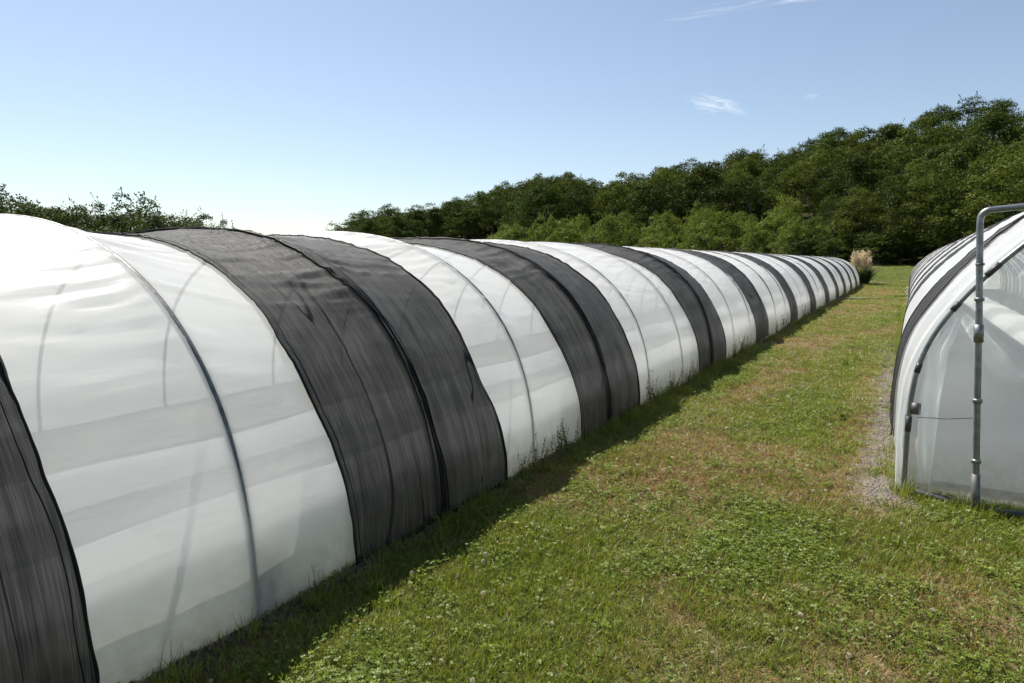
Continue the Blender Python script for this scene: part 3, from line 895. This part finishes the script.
# named trees near the end of the grass lane
for px, rr_, pr_, s, nm, lb in ((866, 83, P_edge[0], .80, 'ash_tree', 'big leafy tree right above the plumed grass clump'),
                                (900, 81, P_edge[1], .88, 'oak_tree', 'broad dark tree closing the far end of the grass lane'),
                                (938, 79, P_edge[2], .90, 'ash_tree', 'leafy tree just behind the right tunnel roof line'),
                                (982, 78, P_edge[1], .95, 'oak_tree', 'dark rounded tree above the bent pipe frame'),
                                (1026, 74, P_edge[0], 1.15, 'ash_tree', 'pale green tree cut off by the right edge of the photo'),
                                (834, 86, P_edge[1], .72, 'oak_tree', 'dark tree in the scrub left of the plumed grass clump')):
    x, y = polar(px, rr_)
    plant_tree(nm, pr_, (x, y, gz(x, y) - .2), px * .37, (s * 1.1, s * 1.1, s), lb, 'tree', 'trees at the end of the lane')

# dense bramble edge that closes the wood down to the meadow
for k in range(46):
    px = 800 + k * 6.2 + rt.uniform(-3, 3); ra = 80 + rt.uniform(-1.5, 7)
    x, y = polar(px, ra)
    s = rt.uniform(.42, .72)
    plant_tree('bramble_bush', P_bram[k % 3], (x, y, gz(x, y) - .15), rt.uniform(0, 6.28), (s * 1.3, s * 1.3, s), 'low dark bush under the trees along the edge of the wood', 'shrub', 'bushes along the wood edge')
for k in range(34):
    px = 356 + k * 6.4 + rt.uniform(-3, 3); ra = float(np.interp(px_az(px), _az, _rr)) - rt.uniform(2, 22)
    x, y = polar(px, ra); s = rt.uniform(1.35, 1.9)
    plant_tree('bramble_bush', P_bram[k % 3], (x, y, gz(x, y) - .2), rt.uniform(0, 6.28), (s * 1.15, s * 1.15, s), 'dark undergrowth bush at the low left end of the wooded ridge', 'shrub', 'bushes under the left ridge trees')
for k in range(20):
    px = -30 + k * 13.5 + rt.uniform(-4, 4); ra = 47 + rt.uniform(-2, 6)
    x, y = polar(px, ra); tn = (261 - np.interp(px, [-30, 60, 140, 235], [205, 212, 214, 228]) + rt.uniform(-5, 4)) / math.hypot(687.6, px - 512)
    s = (CAM_H + tn * ra - gz(x, y)) / 4.9
    plant_tree('hedge_bush', P_hb[k % 3], (x, y, gz(x, y) - .1), rt.uniform(0, 6.28), (s * 1.0, s * 1.0, s), 'low hedge bush filling between the hedge trees behind the left tunnel', 'shrub', 'hedge bushes on the left skyline')
# hedge trees behind the left tunnel
for i, (px, top, r_, w, lb) in enumerate(((-40, 176, 50, 1.2, 'hedge tree outside the left edge of the photo'),
        (2, 187, 50, .9, 'leftmost hedge tree rising at the photo edge behind the left tunnel'),
        (24, 198, 52, .9, 'second hedge tree from the left behind the tunnel'),
        (52, 199, 48, 1.1, 'round hedge tree left of the gap above the nearest hoop'),
        (78, 206, 54, .9, 'low hedge tree between the two taller ones on the left'),
        (104, 206, 50, .9, 'low bushy hedge tree left of the tallest one'),
        (135, 193, 50, 1.0, 'tallest dark hedge tree with upright shoots, behind the left tunnel'),
        (166, 207, 52, .9, 'hedge tree sloping down right of the tallest one'),
        (200, 214, 51, .95, 'low rounded hedge tree above the black net edge'),
        (226, 222, 56, .7, 'rightmost and smallest hedge tree behind the left tunnel'),
        (334, 223, 120, 1.0, 'small pale tree at the foot of the ridge against the white sky'),
        (352, 226, 118, 1.0, 'small tree where the wooded ridge begins on the left'))):
    x, y = polar(px, r_)
    tn = (261 - top) / math.hypot(687.6, px - 512)
    z0 = gz(x, y)
    h = CAM_H + tn * r_ - z0
    s = h / 5.7
    plant_tree('hedge_tree', P_hedge[i % 4], (x, y, z0 - .1), i * 1.7, (s * w, s * w, s), lb, 'tree', 'hedge trees on the left skyline')

# ------------------------------------------------------------------ pampas grass at the far end of the left tunnel
def blades(n, seed, base_r, length, width, lean, droop, segs=4, up=(0, 0, 1)):
    rg = np.random.default_rng(seed)
    parts_v = []; F = []
    o = 0
    for i in range(n):
        a = rg.uniform(0, 2 * math.pi); rr_ = base_r * math.sqrt(rg.random())
        p = np.array([math.cos(a) * rr_, math.sin(a) * rr_, 0.0])
        L = length * rg.uniform(.55, 1.1); w = width * rg.uniform(.7, 1.2)
        b = a + rg.normal(0, .9); dirh = np.array([math.cos(b), math.sin(b), 0])
        tilt = abs(rg.normal(0, lean)); dr = droop * rg.uniform(.4, 1.3)
        side = np.array([-math.sin(b + rg.normal(0, .6)), math.cos(b), 0]); side /= np.linalg.norm(side)
        q = p.copy()
        for k in range(segs + 1):
            t_ = k / segs
            ww = w * (1 - t_ ** 1.6) * .5 + w * .04
            parts_v.append(q - side * ww); parts_v.append(q + side * ww)
            ang = tilt + dr * t_
            q = q + (dirh * math.sin(ang) + np.array([0, 0, 1]) * math.cos(ang)) * L / segs
        for k in range(segs):
            F.append((o + 2 * k, o + 2 * k + 1, o + 2 * k + 3, o + 2 * k + 2))
        o += 2 * (segs + 1)
    return np.array(parts_v), np.array(F)
M['pampas'] = mat_leaf('pampas_leaves', (.035, .06, .02), (.075, .10, .035), None, .25, .05)
M['plume'] = mat_leaf('pampas_plumes', (.58, .45, .28), (.76, .64, .44), None, .3, 0, (.70, .62, .42))
e = tag(empty('pampas_grass', (-2.55, 53.4, gz(-2.55, 53.4))), 'pampas grass clump with cream plumes at the far end of the left tunnel', 'ornamental grass')
v, f = blades(700, 5, .40, 1.75, .04, .35, 1.6, 6); link('leaves', mesh_np('leaves', v, f), M['pampas'], e)
rg = np.random.default_rng(12)
for i in range(15):
    a = rg.uniform(0, 6.28); rr_ = rg.uniform(.05, .6)
    base = np.array([math.cos(a) * rr_ * .4, math.sin(a) * rr_ * .4, .2]); tip = np.array([math.cos(a) * rr_ * 1.0, math.sin(a) * rr_ * .9, rg.uniform(1.5, 2.25)])
    k = np.linspace(0, 1, 9)[:, None]
    v, f = tube_np(base * (1 - k) + tip * k, .008, 5)
    st = link('plume_stem', mesh_np('plume_stem', v, f), M['plume'], e)
    tt = rg.uniform(.62, 1.06, 260); C = base * (1 - tt[:, None]) + tip * tt[:, None] + rg.normal(0, 1, (260, 3)) * (.17 * np.sin(np.clip((tt - .58) / .5, 0.02, .98) * math.pi))[:, None]
    v, f = leaf_quads(C, rg.normal(size=(260, 3)), rg.uniform(.07, .16, 260), rg, .3)
    link('plume', mesh_np('plume', v, f, False), M['plume'], st)

# ------------------------------------------------------------------ small things on the grass
for (x0, y0, x1, y1, w, h, nm, lb) in ((-2.75, 34.0, -.95, 36.1, .16, .05, 'plank', 'pale weathered plank lying across the lane by the left tunnel'),
                                      (-.35, 37.6, .2, 38.6, .08, .06, 'wood_offcut', 'short dark stick lying in the lane against the right tunnel')):
    L = math.hypot(x1 - x0, y1 - y0)
    v, f = box_np((0, 0, 0), (L, w, h), 0, .006)
    o = link(nm, mesh_np(nm, v, f, False), M['wood'] if nm == 'plank' else M['bark'], None, ((x0 + x1) / 2, (y0 + y1) / 2, gz((x0 + x1) / 2, (y0 + y1) / 2) + h / 2 + .02))
    o.rotation_euler = (0, .01, math.atan2(y1 - y0, x1 - x0))
    tag(o, lb, 'plank' if nm == 'plank' else 'stick')

# ------------------------------------------------------------------ scattered ground cover (geometry nodes over explicit points)
def scatter(name, pts, rot, scl, protos, label, cat):
    n = len(pts)
    me = bpy.data.meshes.new(name)
    me.vertices.add(n); me.vertices.foreach_set('co', np.asarray(pts, np.float32).ravel())
    a = me.attributes.new('rot', 'FLOAT_VECTOR', 'POINT'); a.data.foreach_set('vector', np.asarray(rot, np.float32).ravel())
    a = me.attributes.new('scl', 'FLOAT_VECTOR', 'POINT'); a.data.foreach_set('vector', np.asarray(scl, np.float32).ravel())
    a = me.attributes.new('pick', 'INT', 'POINT'); a.data.foreach_set('value', rng.integers(0, len(protos), n).astype(np.int32))
    me.update()
    o = link(name, me)
    ng = bpy.data.node_groups.new(name + '_scatter', 'GeometryNodeTree')
    ng.interface.new_socket('Geometry', in_out='INPUT', socket_type='NodeSocketGeometry')
    ng.interface.new_socket('Geometry', in_out='OUTPUT', socket_type='NodeSocketGeometry')
    gi = ng.nodes.new('NodeGroupInput'); go = ng.nodes.new('NodeGroupOutput')
    iop = ng.nodes.new('GeometryNodeInstanceOnPoints')
    jn = ng.nodes.new('GeometryNodeJoinGeometry')
    for p in protos:
        oi = ng.nodes.new('GeometryNodeObjectInfo'); oi.inputs['Object'].default_value = p; oi.inputs['As Instance'].default_value = True
        ng.links.new(oi.outputs['Geometry'], jn.inputs[0])
    def attr(nm, ty):
        q = ng.nodes.new('GeometryNodeInputNamedAttribute'); q.data_type = ty; q.inputs['Name'].default_value = nm
        return q.outputs['Attribute']
    ng.links.new(gi.outputs[0], iop.inputs['Points']); ng.links.new(jn.outputs[0], iop.inputs['Instance'])
    iop.inputs['Pick Instance'].default_value = True
    ng.links.new(attr('pick', 'INT'), iop.inputs['Instance Index'])
    e2r = ng.nodes.new('FunctionNodeEulerToRotation'); ng.links.new(attr('rot', 'FLOAT_VECTOR'), e2r.inputs[0])
    ng.links.new(e2r.outputs[0], iop.inputs['Rotation']); ng.links.new(attr('scl', 'FLOAT_VECTOR'), iop.inputs['Scale'])
    ng.links.new(iop.outputs[0], go.inputs[0])
    md = o.modifiers.new('scatter', 'NODES'); md.node_group = ng
    return tag(o, label, cat, kind='stuff')

def proto_obj(name, v, f, mat, smooth=True):
    me = mesh_np(name, v, f, smooth); me.materials.append(mat)
    return bpy.data.objects.new(name, me)

M['grass'] = mat_leaf('grass_blades', (.110, .156, .011), (.205, .245, .021), (.275, .240, .030), .42, .12, (.24, .29, .025), .5)
M['straw'] = mat_leaf('dry_grass_blades', (.24, .155, .065), (.36, .26, .12), (.27, .14, .055), .25, .03, (.36, .25, .10))
M['clover'] = mat_leaf('clover_leaves', (.080, .130, .012), (.155, .205, .024), (.17, .19, .026), .38, .05, (.17, .25, .03))
M['flower'] = mat_leaf('clover_heads', (.42, .36, .22), (.66, .60, .45), None, .3, 0, (.6, .55, .45))
M['weed'] = mat_leaf('weed_leaves', (.04, .06, .018), (.085, .10, .03), None, .3, .05)
M['stalk'] = mat_leaf('dry_stalks', (.16, .115, .06), (.26, .20, .11), None, .2, 0)

P_grass = [proto_obj('grass_tuft', *blades(20, 900 + i, .055, .055, .0042, .55, .9, 3), M['grass']) for i in range(4)]
P_straw = [proto_obj('straw_tuft', *blades(14, 930 + i, .06, .05, .0036, .95, .8, 3), M['straw']) for i in range(3)]
P_tall = [proto_obj('tall_tuft', *blades(24, 950 + i, .07, .19, .0050, .35, .9, 4), M['grass']) for i in range(3)]
def clover(seed):
    rg = np.random.default_rng(seed)
    C = []; N = []; Z = []
    for i in range(14):
        c = np.array([rg.normal(0, .035), rg.normal(0, .035), rg.uniform(.018, .05)])
        nn = np.array([rg.normal(0, .35), rg.normal(0, .35), 1.0])
        a0 = rg.uniform(0, 6.28); s = rg.uniform(.0075, .0125)
        for k in range(3):
            a = a0 + k * 2.094
            C.append(c + np.array([math.cos(a), math.sin(a), 0]) * s * .55); N.append(nn + rg.normal(0, .15, 3)); Z.append(s)
    return leaf_quads(np.array(C), np.array(N), np.array(Z), rg, .95)
P_clover = [proto_obj('clover_patch', *clover(970 + i), M['clover'], False) for i in range(3)]
def flower_head(seed):
    rg = np.random.default_rng(seed)
    d = rg.normal(size=(46, 3)); d /= np.linalg.norm(d, axis=1)[:, None]
    v, f = leaf_quads(np.array([0, 0, .035]) + d * .0085, d + rg.normal(0, .5, (46, 3)), np.full(46, .009), rg, .5)
    v2, f2 = tube_np([(0, 0, 0), (.004, 0, .02), (0, 0, .033)], .0012, 4, False)
    return join_np([(v, f), (v2, f2)])
P_flower = [proto_obj('clover_head', *flower_head(990 + i), M['flower'], False) for i in range(2)]
def pebble(seed):
    rg = np.random.default_rng(seed)
    v, f = tube_np([(0, 0, -.006), (0, 0, -.004), (0, 0, .002), (0, 0, .006), (0, 0, .0075)], [.003, .011, .013, .008, .002], 7)
    v = v * np.array([1, rg.uniform(.6, .95), 1]) + rg.normal(0, .0012, v.shape)
    return v, f
P_pebble = [proto_obj('pebble', *pebble(1000 + i), M['stone'], False) for i in range(3)]

def candidates(seed):
    """random points over the lane and foreground, denser near the photographer's feet"""
    rg = np.random.default_rng(seed)
    out = []
    for (x0, x1, y0, y1, dens) in ((-2.75, 5.0, -1.2, 3.0, 900), (-2.75, .4, 3.0, 6.0, 900), (.4, 6.0, 3.0, 5.9, 620), (-2.75, .14, 6.0, 9.0, 560), (-2.75, .14, 9.0, 14.0, 300),
                                   (-2.75, .14, 14, 24, 130), (-2.75, .14, 24, 40, 60), (-2.8, .2, 40, 54, 34), (-14, 12, 53, 86, 5)):
        n = int((x1 - x0) * (y1 - y0) * dens)
        out.append(np.stack([rg.uniform(x0, x1, n), rg.uniform(y0, y1, n)], 1))
    P = np.concatenate(out)
    x, y = P[:, 0], P[:, 1]
    return P, np.hypot(x, y)

P, R_ = candidates(1)
x, y = P[:, 0], P[:, 1]
dr = dryness(x, y); gv = gravelness(x, y)
base_clear = (x < -2.52) | ((x > .02) & (y > 5.8))
u = rng.random(len(P))
kindn = fbm(x * 1.6 + 60, y * 1.6 + 21, 3)
keep = ~((u < gv * .95) | (base_clear & (rng.random(len(P)) < .55)))
is_straw = keep & (rng.random(len(P)) < .06 + .70 * dr)
is_clover = keep & ~is_straw & (rng.random(len(P)) < sstep(.48, .66, kindn) * .42 + .08)
is_grass = keep & ~is_straw & ~is_clover & (rng.random(len(P)) < .95)
def put(name, mask, protos, label, cat, smin=.7, smax=1.3, grow=.055, zs=1.0, tilt=.15):
    X, Y, rr_ = x[mask], y[mask], R_[mask]
    n = len(X)
    pts = np.stack([X, Y, terrain(X, Y) - .004], 1)
    rot = np.stack([rng.normal(0, tilt, n), rng.normal(0, tilt, n), rng.uniform(0, 6.28, n)], 1)
    s = rng.uniform(smin, smax, n) * (1 + grow * np.clip(rr_ - 3, 0, 60))
    patch = .65 + .7 * fbm(X * .9 + 5, Y * .9 + 77, 3)
    zz = s / (1 + .040 * np.clip(rr_ - 3, 0, 60)) * zs * patch
    return scatter(name, pts, rot, np.stack([s, s, zz], 1), protos, label, cat)
put('grass', is_grass, P_grass, 'short green grass of the lane between the tunnels', 'grass')
put('dry_grass', is_straw, P_straw, 'dry yellow grass in worn patches of the lane', 'grass', zs=.8)
put('clover', is_clover, P_clover, 'low clover leaves growing through the grass', 'clover', .8, 1.4)
fl = keep & (R_ < 16) & (rng.random(len(P)) < .004 + .008 * (kindn > .5)) & (x > -2.4)
put('clover_heads', fl, P_flower, 'faded pale clover heads dotted over the grass', 'flowers', .8, 1.4, .03)

# gravel along the foot of the right tunnel
n = 9000
gxx = rng.uniform(-.5, .3, n); gyy = rng.uniform(5.0, 18, n)
kp = rng.random(n) < gravelness(gxx, gyy) * 1.0
gxx, gyy = gxx[kp], gyy[kp]; n = len(gxx)
s = rng.uniform(.3, .95, n)
scatter('gravel', np.stack([gxx, gyy, terrain(gxx, gyy) + .002], 1), np.stack([rng.normal(0, .5, n), rng.normal(0, .5, n), rng.uniform(0, 6.28, n)], 1),
        np.stack([s, s, s], 1), P_pebble, 'grey gravel strip along the foot of the right tunnel', 'gravel')

# crumbled soil thrown up along the buried edge of the left tunnel's film
P_clod = [proto_obj('soil_clod', *pebble(1020 + i), M['soil'], False) for i in range(3)]
n = 3400
cy_ = np.concatenate([rng.uniform(.6, 12, 2400), rng.uniform(12, 52, 1000)]); cx_ = -2.61 + np.abs(rng.normal(0, .075, n))
s = rng.uniform(.25, 1.15, n) * (1 + .02 * cy_)
scatter('soil_clods', np.stack([cx_, cy_, terrain(cx_, cy_) + .006], 1), np.stack([rng.normal(0, .6, n), rng.normal(0, .6, n), rng.uniform(0, 6.28, n)], 1),
        np.stack([s, s, s], 1), P_clod, 'crumbled brown soil along the foot of the left tunnel', 'soil')
# longer grass fringe at the feet of the tunnels
n = 1500
fy = np.concatenate([rng.uniform(.5, 14, 900), rng.uniform(14, 52, 600)]); fx = -2.60 + np.abs(rng.normal(0, .10, n)) + .02
amt = fbm(fy * .8 + 3, fy * 0 + 4, 3)
kp = rng.random(n) < (sstep(.40, .72, amt) * .6 + .07) * (.25 + .75 * sstep(2.8, 4.2, fy))
fx, fy = fx[kp], fy[kp]
n2_ = 260
fx = np.concatenate([fx, rng.normal(.10, .05, 40), rng.normal(.0, .05, n2_), rng.uniform(.1, 2.4, 45)]); fy = np.concatenate([fy, rng.normal(5.76, .06, 40), rng.uniform(5.7, 30, n2_), rng.normal(5.62, .07, 45)])
kp = (gravelness(fx, fy) < .4) | (rng.random(len(fx)) < .2); fx, fy = fx[kp], fy[kp]
n = len(fx)
s = rng.uniform(.35, .95, n) * (1 + .012 * fy)
scatter('grass_fringe', np.stack([fx, fy, terrain(fx, fy)], 1), np.stack([rng.normal(0, .12, n), rng.normal(0, .12, n), rng.uniform(0, 6.28, n)], 1),
        np.stack([s, s, s], 1), P_tall, 'longer uncut grass along the feet of the tunnels', 'grass')

# single tall weeds standing against the films
def weed_meshes(seed, h):
    rg = np.random.default_rng(seed)
    st = []; C = []; N = []; Z = []
    for i in range(rg.integers(4, 8)):
        a = rg.uniform(0, 6.28); b = np.array([math.cos(a), math.sin(a), 0]) * rg.uniform(.0, .05)
        L = h * rg.uniform(.55, 1.1); ln = np.array([math.cos(a), math.sin(a), 0]) * rg.uniform(.05, .35) * L
        k = np.linspace(0, 1, 6)[:, None]
        pth = b + np.array([0, 0, L]) * k + ln * k ** 1.7 + rg.normal(0, .006, (6, 3))
        st.append(tube_np(pth, np.linspace(.0030, .0011, 6), 4, False))
        for q in range(16):
            t_ = rg.uniform(.08, 1.0); p = np.array([np.interp(t_, k[:, 0], pth[:, c]) for c in range(3)])
            d = rg.normal(size=3); d[2] = abs(d[2]) * .4; d /= np.linalg.norm(d)
            sz = rg.uniform(.016, .045) * (1.25 - t_ * .8)
            C.append(p + d * sz * .5); N.append(np.cross(d, rg.normal(size=3))); Z.append(sz)
    v, f = join_np(st)
    lv, lf = leaf_quads(np.array(C), np.array(N), np.array(Z), rg, .45)
    a = mesh_np('stems', v, f); a.materials.append(M['stalk'])
    b = mesh_np('leaves', lv, lf, False); b.materials.append(M['weed'])
    return a, b
WM = [weed_meshes(1200 + i, .34) for i in range(5)]
wl_ = [(2.42, .5, 'thin dry weed against the film just past the nearest hoop'), (2.60, .35, 'low weed at the foot of the first wide black net')]
ys_w = [4.60, 4.72, 4.85, 5.05, 5.2, 5.36, 5.5, 5.62, 7.75, 7.95, 8.15, 8.4, 8.6, 8.85, 9.05, 9.3, 9.55, 9.75, 9.95, 12.3, 12.55, 12.85, 13.1, 13.5, 13.9, 17.3, 18.2, 19.0, 22.3, 23.1]
for yw in ys_w:
    seg_ = ('thin weed at the foot of the clear film between the first two wide nets' if yw < 6 else
            'branching weed at the foot of the clear film after the second pair of nets' if yw < 10.1 else
            'small weed against the film farther along the left tunnel')
    wl_.append((yw, rt.uniform(.7, 1.15) if yw < 14 else 1.3, seg_))
for i, (yw, s, lb) in enumerate(wl_):
    xw = -2.56 + rt.uniform(-.02, .07)
    e = tag(empty('weed', (xw, yw, gz(xw, yw)), rt.uniform(0, 6.28)), lb, 'weed', 'weeds along the left tunnel')
    e.scale = (s * .8, s * .8, s)
    a, b = WM[i % 5]
    link('stems', a, None, e); link('leaves', b, None, e)
# leafy plantain and dock rosettes in the lane
def rosette(seed):
    rg = np.random.default_rng(seed)
    C = []
    v, f = blades(16, seed, .02, .17, .045, .9, .8, 4)
    me = mesh_np('rosette', v, f); me.materials.append(M['clover'])
    return me
RM = [rosette(1300 + i) for i in range(3)]
for i, (xw, yw, s, lb) in enumerate(((-.75, 12.6, 1.2, 'broad leafed dock in the lane beside the far gravel'), (-.62, 13.3, .9, 'smaller dock just behind the broad leafed one'),
                                     (-.5, 8.2, .8, 'leafy dock at the left edge of the gravel'), (-2.33, 2.62, .7, 'green dock seedling in the shade of the left tunnel'),
                                     (-.9, 5.0, .6, 'flat leafy rosette in the middle of the lane'))):
    o = link('dock_plant', RM[i % 3], None, None, (xw, yw, gz(xw, yw))); o.scale = (s, s, s * .8); o.rotation_euler = (0, 0, i * 1.3)
    tag(o, lb, 'plant', 'dock plants in the grass lane')
print('trees', cnt, 'grass', int(is_grass.sum()), int(is_straw.sum()), int(is_clover.sum()))
